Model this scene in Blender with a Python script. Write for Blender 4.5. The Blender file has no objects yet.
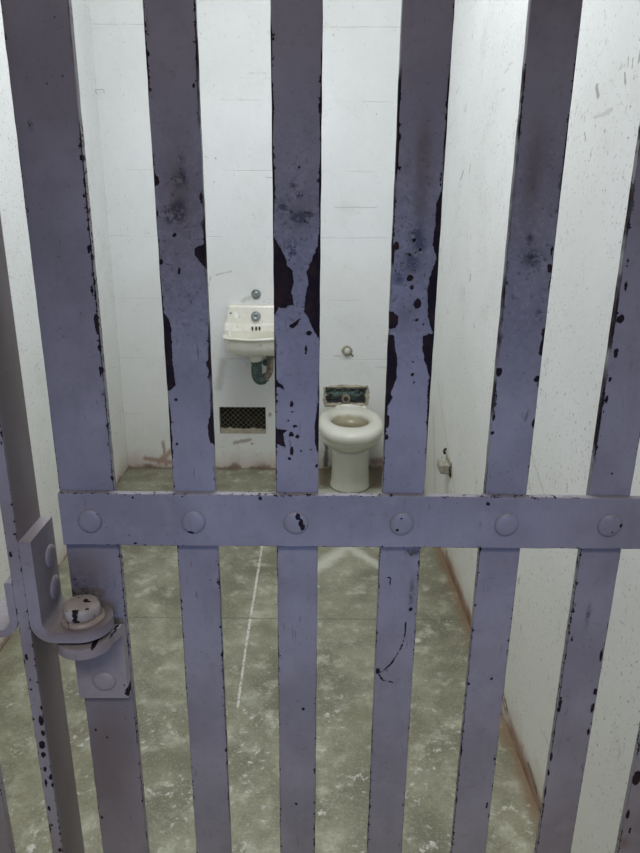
import bpy, bmesh, math, random
import numpy as np
from mathutils import Vector, Matrix, noise as mnoise

random.seed(7)
S = bpy.context.scene
COL = S.collection

# ------------------------------------------------------------------ camera
cam_d = bpy.data.cameras.new('camera'); cam = bpy.data.objects.new('camera', cam_d); COL.objects.link(cam)
_r = Vector((0.99989751, -0.01082019, 0.00937487)); _u = Vector((-0.00551911, 0.31288511, 0.94977494)); _w = Vector((0.01321, 0.94972935, -0.31279333))
M4 = Matrix(((_r.x, _u.x, -_w.x, 0.0), (_r.y, _u.y, -_w.y, 0.0), (_r.z, _u.z, -_w.z, 1.5), (0, 0, 0, 1)))
cam.matrix_world = M4
cam_d.sensor_fit = 'VERTICAL'; cam_d.sensor_height = 24.0; cam_d.sensor_width = 18.0
cam_d.lens = 674.76 / 853.0 * 24.0
cam_d.clip_start = 0.02
S.camera = cam

# ------------------------------------------------------------------ world, lights, exposure
world = bpy.data.worlds.new('world'); S.world = world; world.use_nodes = True
bg = world.node_tree.nodes['Background']
bg.inputs[0].default_value = (0.93, 0.88, 0.92, 1); bg.inputs[1].default_value = 0.195

def area(name, loc, target, sx, sy, power, color):
    d = bpy.data.lights.new(name, 'AREA'); d.shape = 'RECTANGLE'; d.size = sx; d.size_y = sy
    d.energy = power; d.color = color
    o = bpy.data.objects.new(name, d); COL.objects.link(o); o.location = loc
    o.rotation_euler = (Vector(target) - Vector(loc)).to_track_quat('-Z', 'Y').to_euler()
    return o
area('cell_ceiling_light', (-0.10, 1.95, 3.22), (-0.10, 1.96, 0), 1.1, 1.1, 38.5, (0.945, 0.965, 0.995))
cl = area('corridor_light', (0.2, -1.3, 1.15), (0.0, 0.75, 1.10), 0.9, 0.16, 0.75, (0.22, 0.42, 1.0)); cl.data.spread = math.radians(38)  # added blue fill, narrowed onto the gate at crossbar height
dl = area('corridor_floor_fill', (0.1, -1.0, 2.9), (0.1, -0.7, 0), 1.2, 0.5, 22, (1.0, 0.97, 0.86)); dl.data.spread = math.radians(95)  # added warm fill, bounced off the corridor floor to brighten the lower bars
ul = area('corridor_upper_light', (-0.8, -0.9, 2.75), (-0.15, 0.75, 1.80), 0.7, 0.3, 0.5, (1.0, 0.92, 1.0)); ul.data.spread = math.radians(50)  # added pinkish fill to lift the upper bars
S.view_settings.view_transform = 'Standard'; S.view_settings.look = 'None'
S.view_settings.gamma = 1.0; S.view_settings.use_curve_mapping = False
S.view_settings.exposure = 0.0

# ------------------------------------------------------------------ constants (metres)
XL, XR, YBK, YG, ZC = -1.084, 0.600, 3.751, 0.7565, 3.3
BW, BT, W1, PIT = 0.0515, 0.010, 0.0661, 0.127
BARX = {1: -0.2720}
BARX.update({2: -.1412, 3: -.0165, 4: .1130, 5: .2389, 6: .3670, 7: .4893})
XT, XB = 1.1663, 1.0969     # top and bottom of the crossbar
CHIPS = {1:{'p':[],'e':[(-0.2418,1.4517,0.0017,0.0042),(-0.2424,1.4079,0.0016,0.0054),(-0.2411,1.372,0.0025,0.01),(-0.2409,1.3453,0.0012,0.0057),(-0.2412,1.506,0.001,0.003),(-0.2411,0.8919,0.002,0.0024),(-0.2392,0.8285,0.0017,0.0022),(-0.2905,0.8356,0.0014,0.0016),(-0.2944,0.8082,0.002,0.0025),(-0.2804,0.7953,0.0013,0.0018),(-0.3005,0.6511,0.0022,0.0028),(-0.2383,0.749,0.0017,0.0021),(-0.2389,0.6818,0.0017,0.0023),(-0.237,0.6175,0.0022,0.0077),(-0.2416,1.3151,0.0014,0.0047),(-0.239,1.4316,0.001,0.0032)],'g':[(-0.2887,1.5744,0.0021,0.0047),(-0.321,1.0144,0.0511,0.0365)],'b':[(-0.2847,1.0582,0.0377,0.0422),(-0.2797,0.7561,0.0419,0.1826)],'l':[]},2:{'p':[[(-0.1651,1.5285),(-0.1606,1.5246),(-0.1615,1.5187),(-0.167,1.5157),(-0.1733,1.5156),(-0.1723,1.5304)],[(-0.1285,1.4527),(-0.1191,1.4569),(-0.1049,1.4623),(-0.1061,1.4306),(-0.1159,1.4326),(-0.1221,1.439),(-0.1277,1.4469)],[(-0.1669,1.3843),(-0.1607,1.3776),(-0.1579,1.3675),(-0.1577,1.3528),(-0.1588,1.3338),(-0.1576,1.3157),(-0.1566,1.2991),(-0.1647,1.2931),(-0.1774,1.293),(-0.1803,1.3842)],[(-0.1212,1.3288),(-0.1042,1.3359),(-0.1049,1.3161),(-0.1206,1.323)],[(-0.1198,1.2606),(-0.1148,1.2704),(-0.1007,1.2705),(-0.1025,1.2207),(-0.12,1.2295),(-0.1219,1.2482)]],'e':[(-0.148,1.4671,0.0028,0.0027),(-0.1455,1.4292,0.0018,0.0038),(-0.1646,1.4386,0.003,0.0029),(-0.1575,1.2828,0.0018,0.0019),(-0.1634,1.2554,0.0029,0.0012),(-0.1591,1.228,0.0017,0.0019),(-0.1659,1.233,0.0014,0.0199),(-0.1657,1.4875,0.0014,0.0051),(-0.1654,1.4597,0.0011,0.0041),(-0.1206,1.6132,0.0015,0.0027),(-0.118,1.5051,0.0016,0.0061),(-0.116,1.0658,0.0016,0.0019),(-0.1132,0.8318,0.0017,0.0021),(-0.1144,0.8749,0.0013,0.0049),(-0.144,0.9357,0.0013,0.0016),(-0.1109,1.5715,0.001,0.001)],'g':[(-0.1382,1.5425,0.0032,0.0038),(-0.1413,1.5228,0.0052,0.0069),(-0.1359,1.5268,0.0032,0.0059),(-0.1474,1.4907,0.0074,0.0081),(-0.1409,1.4928,0.0053,0.0101),(-0.152,1.4846,0.0053,0.0051)],'b':[(-0.1425,1.5029,0.0149,0.0492)],'l':[]},3:{'p':[[(-0.0414,1.4661),(-0.0364,1.4588),(-0.0289,1.444),(-0.0262,1.4345),(-0.0212,1.4316),(-0.02,1.4189),(-0.0224,1.4088),(-0.0188,1.3906),(-0.0242,1.3931),(-0.0298,1.3892),(-0.0371,1.3908),(-0.041,1.383),(-0.0578,1.3829),(-0.0563,1.4669)],[(0.008,1.4788),(0.0064,1.458),(0.0018,1.4468),(-0.0059,1.4293),(-0.0037,1.419),(-0.007,1.4037),(-0.0083,1.3855),(-0.003,1.3788),(-0.0004,1.3698),(0.0077,1.3565),(0.013,1.3483),(0.0266,1.3484),(0.0245,1.479)],[(-0.0255,1.3708),(-0.0187,1.3736),(-0.0122,1.379),(-0.0161,1.3708),(-0.0228,1.367)],[(-0.0401,1.3065),(-0.0369,1.3023),(-0.0325,1.3011),(-0.0316,1.2954),(-0.0369,1.2987),(-0.0571,1.2974),(-0.0569,1.3069)],[(-0.0429,1.2507),(-0.0396,1.2474),(-0.0274,1.2463),(-0.0332,1.2412),(-0.0298,1.2224),(-0.0376,1.2274),(-0.0582,1.2317),(-0.0579,1.2498)],[(0.0066,1.2797),(0.0043,1.2527),(0.0044,1.2327),(0.0084,1.2175),(0.0288,1.2176),(0.0277,1.281)]],'e':[(-0.0029,1.3619,0.0029,0.0029),(-0.0229,1.2773,0.0021,0.0037),(-0.019,1.2513,0.0029,0.0016),(-0.0237,1.2407,0.0028,0.003),(-0.0157,1.238,0.0025,0.0026),(-0.0231,1.219,0.0021,0.005),(-0.0258,1.21,0.0018,0.0019),(-0.0119,1.2202,0.0017,0.0017),(-0.0007,1.2214,0.0024,0.0012),(0.0069,1.2008,0.002,0.0022),(-0.0273,1.2577,0.0014,0.0015),(-0.0063,1.3435,0.0016,0.0046),(-0.0218,1.2685,0.0024,0.0011),(-0.0445,1.283,0.0014,0.0036),(-0.0418,1.5864,0.001,0.0028),(0.0078,1.5934,0.0021,0.0056),(-0.0089,0.8436,0.002,0.0025),(-0.0188,0.6757,0.0023,0.003),(0.0083,0.7361,0.0017,0.0054),(-0.0367,1.365,0.0013,0.0034),(-0.0205,1.524,0.0016,0.0015),(-0.0142,1.5359,0.0011,0.002)],'g':[(-0.0323,1.4969,0.0053,0.006),(-0.0152,1.5111,0.0042,0.005),(-0.0152,1.4858,0.0096,0.0061),(-0.0045,1.489,0.0074,0.003),(-0.0218,1.4525,0.0065,0.0084),(-0.0205,1.5191,0.0032,0.0029)],'b':[(-0.0131,1.4889,0.0192,0.0142)],'l':[]},4:{'p':[[(0.1374,1.5156),(0.1352,1.5085),(0.1319,1.5014),(0.1323,1.4774),(0.1307,1.4602),(0.1368,1.4454),(0.1312,1.4304),(0.1284,1.4125),(0.1295,1.3943),(0.1301,1.3843),(0.1367,1.3629),(0.1261,1.36),(0.127,1.3422),(0.1292,1.331),(0.1331,1.3224),(0.1364,1.311),(0.135,1.2977),(0.1365,1.2658),(0.1391,1.2472),(0.1587,1.2473),(0.1565,1.5158)],[(0.0919,1.3863),(0.0974,1.381),(0.0965,1.3706),(0.09,1.3671),(0.0749,1.367),(0.0741,1.3883)],[(0.093,1.3603),(0.096,1.342),(0.0987,1.3268),(0.0985,1.3091),(0.0946,1.2974),(0.0916,1.2911),(0.0951,1.2863),(0.089,1.2746),(0.0747,1.274),(0.0717,1.3602)],[(0.089,1.268),(0.0928,1.2631),(0.091,1.2494),(0.0757,1.2469),(0.0749,1.2691)]],'e':[(0.0911,1.4577,0.0033,0.0042),(0.1078,1.4237,0.0033,0.0033),(0.1108,1.4133,0.0022,0.0022),(0.1182,1.3956,0.004,0.0055),(0.1181,1.3775,0.0023,0.0022),(0.1261,1.373,0.0014,0.0015),(0.1167,1.3144,0.0021,0.0021),(0.1159,1.3298,0.0012,0.0011),(0.1189,1.3045,0.001,0.0024),(0.0893,1.2373,0.0024,0.0038),(0.1391,1.221,0.0018,0.0038),(0.1291,1.2198,0.0012,0.0012),(0.0998,1.0485,0.0034,0.0012),(0.102,1.0434,0.0011,0.0044),(0.1305,1.0015,0.0026,0.003),(0.1386,1.0709,0.0025,0.0029),(0.0916,0.9058,0.003,0.0049),(0.0901,1.566,0.0017,0.0048),(0.0888,1.5783,0.0011,0.0029),(0.1356,1.5275,0.001,0.0059),(0.1041,1.4589,0.0017,0.0016),(0.1104,1.4642,0.0022,0.0016),(0.1175,1.4538,0.0017,0.0016),(0.1069,1.4484,0.0021,0.0021)],'g':[(0.1123,1.4694,0.0065,0.0094),(0.1094,1.441,0.0066,0.0084),(0.1183,1.459,0.0054,0.0063),(0.0959,1.4247,0.0055,0.0076),(0.1305,1.0244,0.0026,0.0176),(0.1305,1.0842,0.0101,0.0043)],'b':[(0.1157,1.5053,0.0096,0.0494),(0.116,1.5547,0.0073,0.0286),(0.1046,1.383,0.0112,0.0156),(0.1096,1.4377,0.0132,0.0128)],'l':[[(0.1255,0.9825),(0.1247,0.9579),(0.1196,0.9392),(0.1098,0.9194),(0.0989,0.9059),(0.0917,0.9026),(0.0982,0.8913),(0.1139,0.887)]]},5:{'p':[[(0.2615,1.3695),(0.2606,1.3627),(0.2622,1.3581),(0.2602,1.3512),(0.2598,1.3408),(0.2624,1.3362),(0.2649,1.3397),(0.2824,1.3375),(0.2783,1.3719)]],'e':[(0.2158,1.3182,0.0037,0.005),(0.2155,1.2439,0.0024,0.0025),(0.2153,1.2663,0.0015,0.0061),(0.2157,1.2871,0.0014,0.0048),(0.2615,1.3102,0.0035,0.0036),(0.2633,1.2554,0.0026,0.0062),(0.2649,1.2111,0.0017,0.0018),(0.2617,1.4358,0.0027,0.0048),(0.2617,1.455,0.0013,0.0053),(0.2455,0.8931,0.002,0.0024),(0.2139,1.0074,0.002,0.0022),(0.2151,0.8849,0.0021,0.0026),(0.2649,0.8351,0.002,0.0026),(0.2135,0.7696,0.0019,0.0071),(0.2622,0.7572,0.0019,0.0023),(0.2586,0.6732,0.0015,0.0056),(0.2128,0.6827,0.0017,0.0074),(0.2596,1.5706,0.001,0.001),(0.2132,1.6351,0.0013,0.0018)],'g':[(0.2551,1.3835,0.0034,0.0067),(0.2363,1.4674,0.0032,0.0042),(0.2418,1.4463,0.0088,0.0085)],'b':[(0.2331,1.5265,0.0106,0.058)],'l':[]},6:{'p':[],'e':[(0.348,1.3804,0.0041,0.005),(0.3487,1.3414,0.0032,0.0058),(0.3462,1.3108,0.0023,0.0035),(0.3455,1.2855,0.0021,0.0048),(0.3657,1.1922,0.0014,0.0015),(0.345,1.2695,0.0012,0.0037),(0.3438,0.8503,0.0022,0.0133),(0.3417,0.7614,0.0026,0.0088),(0.3405,0.732,0.0028,0.0054),(0.3398,0.6972,0.0023,0.0129),(0.3892,0.9301,0.0022,0.0095),(0.3895,0.8719,0.0028,0.0049),(0.3894,0.8452,0.0025,0.0084),(0.3889,0.8061,0.0018,0.0069),(0.347,0.9551,0.0013,0.0047),(0.3485,1.4181,0.0017,0.0065),(0.3469,1.443,0.0014,0.0053)],'g':[(0.3632,0.9936,0.0026,0.0135)],'b':[],'l':[]},7:{'p':[],'e':[(0.4695,0.7227,0.0058,0.0145),(0.4675,0.6557,0.0026,0.0094),(0.4752,0.6249,0.0015,0.0058)],'g':[],'b':[(0.4701,0.5995,0.0075,0.0118)],'l':[]},'cross':{'e':[(-0.0613,1.1619,0.0019,0.0024),(0.0176,1.0964,0.0031,0.0014),(-0.1554,1.1638,0.0031,0.0014),(-0.2153,1.1004,0.003,0.0014),(-0.2138,1.1617,0.0014,0.0016),(-0.2226,1.1114,0.0013,0.0013),(-0.2491,1.1208,0.0012,0.0009),(0.2152,1.1576,0.002,0.002),(0.1775,1.1574,0.0014,0.0013),(-0.1464,1.1171,0.0039,0.0022),(-0.0153,1.1392,0.0031,0.0046),(-0.0117,1.1325,0.0032,0.0054),(-0.0092,1.1258,0.0027,0.0041),(0.1062,1.1222,0.0019,0.0022),(0.3813,1.1287,0.0021,0.0023),(0.3707,1.1205,0.0013,0.0013),(-0.1468,1.1333,0.0012,0.0014),(0.1103,1.1384,0.0019,0.0011)]},'jamb':{'e':[(-0.342,0.9779,0.0018,0.0057),(-0.3419,0.9451,0.0016,0.003),(-0.3423,0.9298,0.0012,0.003),(-0.3423,1.1174,0.0019,0.0045),(-0.3299,1.1302,0.002,0.0017),(-0.3325,1.1578,0.0011,0.0015),(-0.3339,1.1428,0.0017,0.0019),(-0.3321,0.9028,0.002,0.0045),(-0.3357,0.8829,0.0037,0.0077),(-0.3354,0.8644,0.0027,0.0046),(-0.3389,0.8455,0.0038,0.0063),(-0.3395,0.8296,0.0031,0.0048),(-0.3335,0.794,0.0026,0.0049),(-0.3411,0.7841,0.0017,0.0066),(-0.3324,0.7808,0.0019,0.0033),(-0.342,0.7422,0.0017,0.0034),(-0.3415,0.713,0.0024,0.0034),(-0.3358,0.6688,0.0027,0.0036),(-0.3397,0.8071,0.002,0.0048),(-0.3329,1.2645,0.0016,0.0046),(-0.3336,1.252,0.0016,0.0034)]}}


# ------------------------------------------------------------------ object helpers
def link(o, parent=None):
    COL.objects.link(o)
    if parent is not None: o.parent = parent
    return o
def tag(o, label=None, cat=None, group=None, kind=None):
    if label: o['label'] = label
    if cat: o['category'] = cat
    if group: o['group'] = group
    if kind: o['kind'] = kind
    return o
def empty(name, loc, label, cat, group=None):
    o = bpy.data.objects.new(name, None); o.empty_display_size = .05; o.location = loc
    link(o); tag(o, label, cat, group); return o
def build(name, bm, mat, parent=None, smooth=False, bevel=0, segs=2, sub=0, angle=None):
    """bm is in world coordinates; children are shifted to their parent's base"""
    if parent is not None:
        off = parent.location.copy()
        pp = parent.parent
        while pp is not None: off += pp.location; pp = pp.parent
        bmesh.ops.translate(bm, verts=bm.verts, vec=-off)
    bmesh.ops.recalc_face_normals(bm, faces=bm.faces)
    me = bpy.data.meshes.new(name); bm.to_mesh(me); bm.free()
    me.materials.append(mat)
    if smooth:
        for p in me.polygons: p.use_smooth = True
    o = bpy.data.objects.new(name, me); link(o, parent)
    if bevel:
        m = o.modifiers.new('bevel', 'BEVEL'); m.width = bevel; m.segments = segs; m.limit_method = 'ANGLE'; m.angle_limit = math.radians(35)
    if sub:
        m = o.modifiers.new('subd', 'SUBSURF'); m.levels = sub; m.render_levels = sub
    return o
def box(bm, x0, x1, y0, y1, z0, z1):
    vs = [bm.verts.new((x, y, z)) for x in (x0, x1) for y in (y0, y1) for z in (z0, z1)]
    for f in ((0,1,3,2), (4,6,7,5), (0,4,5,1), (2,3,7,6), (0,2,6,4), (1,5,7,3)): bm.faces.new([vs[i] for i in f])
    return vs
def loft(bm, rings, cap0=True, cap1=True, closed=True):
    R = [[bm.verts.new(p) for p in r] for r in rings]
    n = len(R[0])
    for a, b in zip(R, R[1:]):
        for i in range(n if closed else n - 1):
            j = (i + 1) % n; bm.faces.new((a[i], a[j], b[j], b[i]))
    if cap0: bm.faces.new(R[0][::-1])
    if cap1: bm.faces.new(R[-1])
    return R
def lathe(bm, prof, c, axis, n=28):
    """prof: (radius, height) pairs along axis from c"""
    ax = Vector(axis).normalized(); t = ax.orthogonal().normalized(); s = ax.cross(t); c = Vector(c)
    rings = [[c + ax * h + (t * math.cos(2*math.pi*k/n) + s * math.sin(2*math.pi*k/n)) * max(r, 1e-4) for k in range(n)] for r, h in prof]
    loft(bm, rings)
def tube(bm, pts, r, n=12):
    pts = [Vector(p) for p in pts]; rings = []
    t0 = (pts[1] - pts[0]).normalized(); up = t0.orthogonal().normalized()
    for i, p in enumerate(pts):
        a = pts[max(i-1, 0)]; b = pts[min(i+1, len(pts)-1)]; t = (b - a).normalized()
        up = (up - t * up.dot(t)).normalized(); s = t.cross(up)
        rr = r[i] if isinstance(r, (list, tuple)) else r
        rings.append([p + (up * math.cos(2*math.pi*k/n) + s * math.sin(2*math.pi*k/n)) * rr for k in range(n)])
    loft(bm, rings)
def arc(p0, p1, p2, n=8):
    p0, p1, p2 = map(Vector, (p0, p1, p2))
    return [(1-t)**2 * p0 + 2*t*(1-t) * p1 + t*t * p2 for t in [k / n for k in range(n + 1)]]

# ------------------------------------------------------------------ material helpers
class NT:
    def __init__(s, name, rough=.6, spec=.4, metal=0.0):
        s.m = bpy.data.materials.new(name); s.m.use_nodes = True; s.t = s.m.node_tree
        s.b = s.t.nodes['Principled BSDF']; s.b.inputs['Roughness'].default_value = rough
        s.b.inputs['Specular IOR Level'].default_value = spec; s.b.inputs['Metallic'].default_value = metal
        s._obj = None
    def n(s, typ, **kw):
        nd = s.t.nodes.new(typ)
        for k, v in kw.items(): setattr(nd, k, v)
        return nd
    def put(s, sock, v):
        if isinstance(v, bpy.types.NodeSocket): s.t.links.new(v, sock)
        elif isinstance(v, (tuple, list)) and len(v) == 3 and sock.type == 'RGBA': sock.default_value = (*v, 1)
        else: sock.default_value = v
    def pos(s):
        if s._obj is None: s._obj = s.n('ShaderNodeNewGeometry').outputs['Position']
        return s._obj
    def math(s, op, a, b=0.0, clamp=False):
        nd = s.n('ShaderNodeMath', operation=op, use_clamp=clamp); s.put(nd.inputs[0], a); s.put(nd.inputs[1], b); return nd.outputs[0]
    def noise(s, scale, detail=4, rough=.55, vec=None, out=0, dist=0.0):
        nd = s.n('ShaderNodeTexNoise'); s.put(nd.inputs['Vector'], vec if vec is not None else s.pos())
        nd.inputs['Scale'].default_value = scale; nd.inputs['Detail'].default_value = detail; nd.inputs['Roughness'].default_value = rough
        nd.inputs['Distortion'].default_value = dist
        return nd.outputs[out]
    def ramp(s, v, a, b, lo=0.0, hi=1.0):
        nd = s.n('ShaderNodeMapRange'); nd.interpolation_type = 'SMOOTHSTEP'; s.put(nd.inputs[0], v)
        for i, x in enumerate((a, b, lo, hi)): s.put(nd.inputs[i+1], x)
        return nd.outputs[0]
    def mix(s, f, a, b):
        nd = s.n('ShaderNodeMix', data_type='RGBA'); s.put(nd.inputs['Factor'], f); s.put(nd.inputs['A'], a) if False else None
        s.put(nd.inputs[6], a); s.put(nd.inputs[7], b); return nd.outputs[2]
    def scale(s, sc, loc=(0,0,0), rot=(0,0,0)):
        nd = s.n('ShaderNodeMapping'); s.put(nd.inputs[0], s.pos()); nd.inputs['Scale'].default_value = sc
        nd.inputs['Location'].default_value = loc; nd.inputs['Rotation'].default_value = rot; return nd.outputs[0]
    def xyz(s, vec=None):
        nd = s.n('ShaderNodeSeparateXYZ'); s.put(nd.inputs[0], vec if vec is not None else s.pos()); return nd.outputs
    def attr(s, name):
        nd = s.n('ShaderNodeAttribute', attribute_name=name); return nd.outputs['Fac']
    def color(s, c): s.put(s.b.inputs['Base Color'], c)
    def rough(s, c): s.put(s.b.inputs['Roughness'], c)
    def bump(s, h, strength=.3, dist=.002, prev=None):
        nd = s.n('ShaderNodeBump'); nd.inputs['Strength'].default_value = strength; nd.inputs['Distance'].default_value = dist
        s.put(nd.inputs['Height'], h)
        if prev is not None: s.put(nd.inputs['Normal'], prev)
        s.t.links.new(nd.outputs[0], s.b.inputs['Normal']); return nd.outputs[0]
    def mark(s, a, b, w, soft=.5, wob=0.0, wobscale=60):
        """1 inside a stroke of half width w from a to b (world points)"""
        a = Vector(a); b = Vector(b); d = b - a; L = max(d.length, 1e-5)
        sub = s.n('ShaderNodeVectorMath', operation='SUBTRACT'); s.put(sub.inputs[0], s.pos()); sub.inputs[1].default_value = a
        dt = s.n('ShaderNodeVectorMath', operation='DOT_PRODUCT'); s.put(dt.inputs[0], sub.outputs[0]); dt.inputs[1].default_value = d / (L * L)
        t = s.math('ADD', dt.outputs['Value'], 0.0, True)
        sc = s.n('ShaderNodeVectorMath', operation='SCALE'); sc.inputs[0].default_value = d; s.put(sc.inputs['Scale'], t)
        s2 = s.n('ShaderNodeVectorMath', operation='SUBTRACT'); s.put(s2.inputs[0], sub.outputs[0]); s.put(s2.inputs[1], sc.outputs[0])
        ln = s.n('ShaderNodeVectorMath', operation='LENGTH'); s.put(ln.inputs[0], s2.outputs[0])
        v = ln.outputs['Value']
        if wob: v = s.math('ADD', v, s.math('MULTIPLY', s.math('SUBTRACT', s.noise(wobscale, 3), .5), wob))
        return s.ramp(v, w * (1 - soft), w * (1 + soft), 1.0, 0.0)
    def add(s, *vs):
        r = vs[0]
        for v in vs[1:]: r = s.math('MAXIMUM', r, v)
        return r

# ---- white painted board-marked concrete
def wall_mat(name, along, side):
    m = NT(name, .62, .3)
    X, Y, Z = m.xyz()
    base = m.mix(m.ramp(m.noise(2.2, 5), .3, .7), (.765, .785, .770), (.83, .845, .84))
    yel = m.ramp(m.math('ADD', Z, m.math('MULTIPLY', m.noise(3.0, 4), .7)), .3, 1.7, .55, 0.0)
    c = m.mix(yel, base, (.70, .69, .60))
    # dirty haze patches
    c = m.mix(m.ramp(m.noise(5.0, 6, .65), .52, .80, 0, .28), c, (.50, .49, .42))
    # casting lines of the poured wall, a foot apart
    zz = m.math('ADD', Z, m.math('MULTIPLY', m.math('SUBTRACT', m.noise(3.0, 2), .5), .022))
    fr = m.math('FRACT', m.math('DIVIDE', m.math('ADD', zz, .165), .332))
    ln = m.ramp(m.math('ABSOLUTE', m.math('SUBTRACT', fr, .5)), 0.0, .014, 1.0, 0.0)
    brk = m.ramp(m.noise(4.0, 3, vec=m.scale((1, 1, 8))), .44, .62)
    ln = m.math('MULTIPLY', ln, m.math('MULTIPLY', brk, 1.0 if side == 'back' else .12))
    c = m.mix(m.math('MULTIPLY', ln, .26 if side == 'back' else .22), c, (.40, .38, .33))
    # pits, specks and scuffs
    sp = m.ramp(m.noise(75 if side == 'back' else 95, 3, .6), .665 if side == 'back' else .605, .72 if side == 'back' else .665)
    sp = m.math('MULTIPLY', sp, m.ramp(m.noise(3.2, 3), .40, .62) if side == 'back' else m.ramp(m.noise(6, 4, .6), .30, .55))
    c = m.mix(m.ramp(m.noise(24, 5, .7), .55, .75, 0, .20), c, (.50, .49, .44))
    sm = m.math('MULTIPLY', m.ramp(m.noise(48, 4, .7, vec=m.scale((1, 1, .55))), .60, .68), m.ramp(m.noise(5, 3), .45, .6))
    c = m.mix(m.math('MULTIPLY', sm, .5 if side == 'side' else .25), c, (.25, .24, .22))
    c = m.mix(m.math('MULTIPLY', sp, .55), c, (.22, .21, .19))
    rot = (0, .6, 0) if along == 'x' else (-.62, 0, 0)
    st = m.ramp(m.noise(26, 4, .6, vec=m.scale((1, .18, 1) if along == 'y' else (.18, 1, 1), rot=rot)), .66, .71)
    st = m.math('MULTIPLY', st, m.ramp(m.noise(2.6, 2), .48, .62))
    c = m.mix(m.math('MULTIPLY', st, .35), c, (.30, .28, .25))
    h = m.math('ADD', m.noise(14, 6, .6), m.math('MULTIPLY', m.noise(120, 3), .18))
    h = m.math('SUBTRACT', h, m.math('MULTIPLY', sp, .8)); h = m.math('SUBTRACT', h, m.math('MULTIPLY', ln, .5))
    # paint gone and rust stained along the foot of the wall
    foot = m.math('ADD', Z, m.math('MULTIPLY', m.math('SUBTRACT', m.noise(9, 5, .65), .5), .17))
    c = m.mix(m.ramp(foot, .00, .14, .50, 0.0), c, (.42, .30, .22))
    c = m.mix(m.ramp(foot, -.012, .030, .85, 0.0), c, (.20, .12, .075))
    return m, c, h

wb, c, h = wall_mat('wall_back_paint', 'x', 'back')
Yw = YBK
mk = [wb.mark((-.90, Yw, .04), (-.80, Yw, .13), .016, .8, .03), wb.mark((-.98, Yw, .06), (-.70, Yw, .015), .013, .8, .02), wb.mark((-.86, Yw, .02), (-.87, Yw, .16), .010, .8, .02)]
c = wb.mix(wb.math('MULTIPLY', wb.add(*mk), .65), c, (.27, .11, .06))
mk = [wb.mark((.085, Yw, .02), (.095, Yw, .20), .012, .8, .04, 30)]
c = wb.mix(wb.math('MULTIPLY', wb.add(*mk), .85), c, (.05, .055, .04))
mk = [wb.mark((.37, Yw, .05), (.44, Yw, .05), .02, .9, .04, 30)]
c = wb.mix(wb.math('MULTIPLY', wb.add(*mk), .7), c, (.22, .11, .06))
mk = [wb.mark((-.45, Yw, .16), (-.36, Yw, .18), .010, .9, .03), wb.mark((-.39, Yw, .172), (-.385, Yw, .172), .008, .5, .01), wb.mark((-.35, Yw, .155), (-.345, Yw, .155), .006), wb.mark((-.24, Yw, .33), (-.238, Yw, .34), .008)]
c = wb.mix(wb.math('MULTIPLY', wb.add(*mk), .7), c, (.26, .19, .16))
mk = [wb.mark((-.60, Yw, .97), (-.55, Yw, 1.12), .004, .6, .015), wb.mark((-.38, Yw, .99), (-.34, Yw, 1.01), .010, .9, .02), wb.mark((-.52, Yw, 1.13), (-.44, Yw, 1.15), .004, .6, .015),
      wb.mark((-.24, Yw, 1.63), (-.1, Yw, 1.628), .003), wb.mark((.12, Yw, 1.485), (.34, Yw, 1.487), .0022, .8, .006), wb.mark((-.53, Yw, .50), (-.50, Yw, .65), .02, .9, .03)]  # the last stroke is the sink's soft shadow painted on the wall
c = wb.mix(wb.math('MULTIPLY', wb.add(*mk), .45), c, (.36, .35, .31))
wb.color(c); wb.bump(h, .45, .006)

wr, c, h = wall_mat('wall_side_paint', 'y', 'side')
Xw = XR
mk = [wr.mark((Xw, 1.56, 1.722), (Xw, 1.575, 1.742), .006), wr.mark((Xw, 1.385, 1.755), (Xw, 1.384, 1.785), .003, .7, .006), wr.mark((Xw, 1.41, 1.75), (Xw, 1.412, 1.765), .002, .7, .005), wr.mark((Xw, 1.43, 1.755), (Xw, 1.432, 1.770), .002, .7, .005),
      wr.mark((Xw, 1.43, 1.725), (Xw, 1.44, 1.745), .003), wr.mark((Xw, 2.60, 1.232), (Xw, 2.60, 1.25), .007), wr.mark((Xw, 1.34, 1.62), (Xw, 1.345, 1.64), .003), wr.mark((Xw, 1.60, 1.64), (Xw, 1.61, 1.655), .0025),
      wr.mark((Xw, 2.90, 1.60), (Xw, 2.86, 1.63), .005), wr.mark((Xw, 2.75, 1.62), (Xw, 2.74, 1.65), .004)]
c = wr.mix(wr.math('MULTIPLY', wr.add(*mk), .65), c, (.20, .19, .17))
mk = [wr.mark((Xw, 2.80, .45), (Xw, 2.60, .16), .012, .9, .03), wr.mark((Xw, 3.1, .70), (Xw, 2.55, .35), .007, .9, .02), wr.mark((Xw, 3.15, .50), (Xw, 2.95, .12), .02, .9, .04), wr.mark((Xw, 1.75, .80), (Xw, 1.55, .68), .006, .9, .015), wr.mark((Xw, 2.0, 1.0), (Xw, 1.55, .78), .004, .9, .015)]
c = wr.mix(wr.math('MULTIPLY', wr.add(*mk), .28), c, (.42, .33, .22))
# rust-red foot stain, broken
mk = [wr.mark((Xw, 1.20, .012), (Xw, 1.62, .02), .030, .8, .05, 25), wr.mark((Xw, 1.68, .03), (Xw, 1.80, .08), .010, .9, .03), wr.mark((Xw, 2.05, .02), (Xw, 2.65, .03), .026, .8, .04, 18)]
c = wr.mix(wr.math('MULTIPLY', wr.add(*mk), .75), c, (.24, .11, .055))
mk = [wr.mark((Xw, 1.66, .045), (Xw, 1.80, .10), .006, .9, .02), wr.mark((Xw, 1.38, .035), (Xw, 1.46, .05), .006, .9, .02)]
c = wr.mix(wr.math('MULTIPLY', wr.add(*mk), .8), c, (.04, .035, .03))
wr.color(c); wr.bump(h, .28, .004)
WALLB, WALLS = wb.m, wr.m

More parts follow.
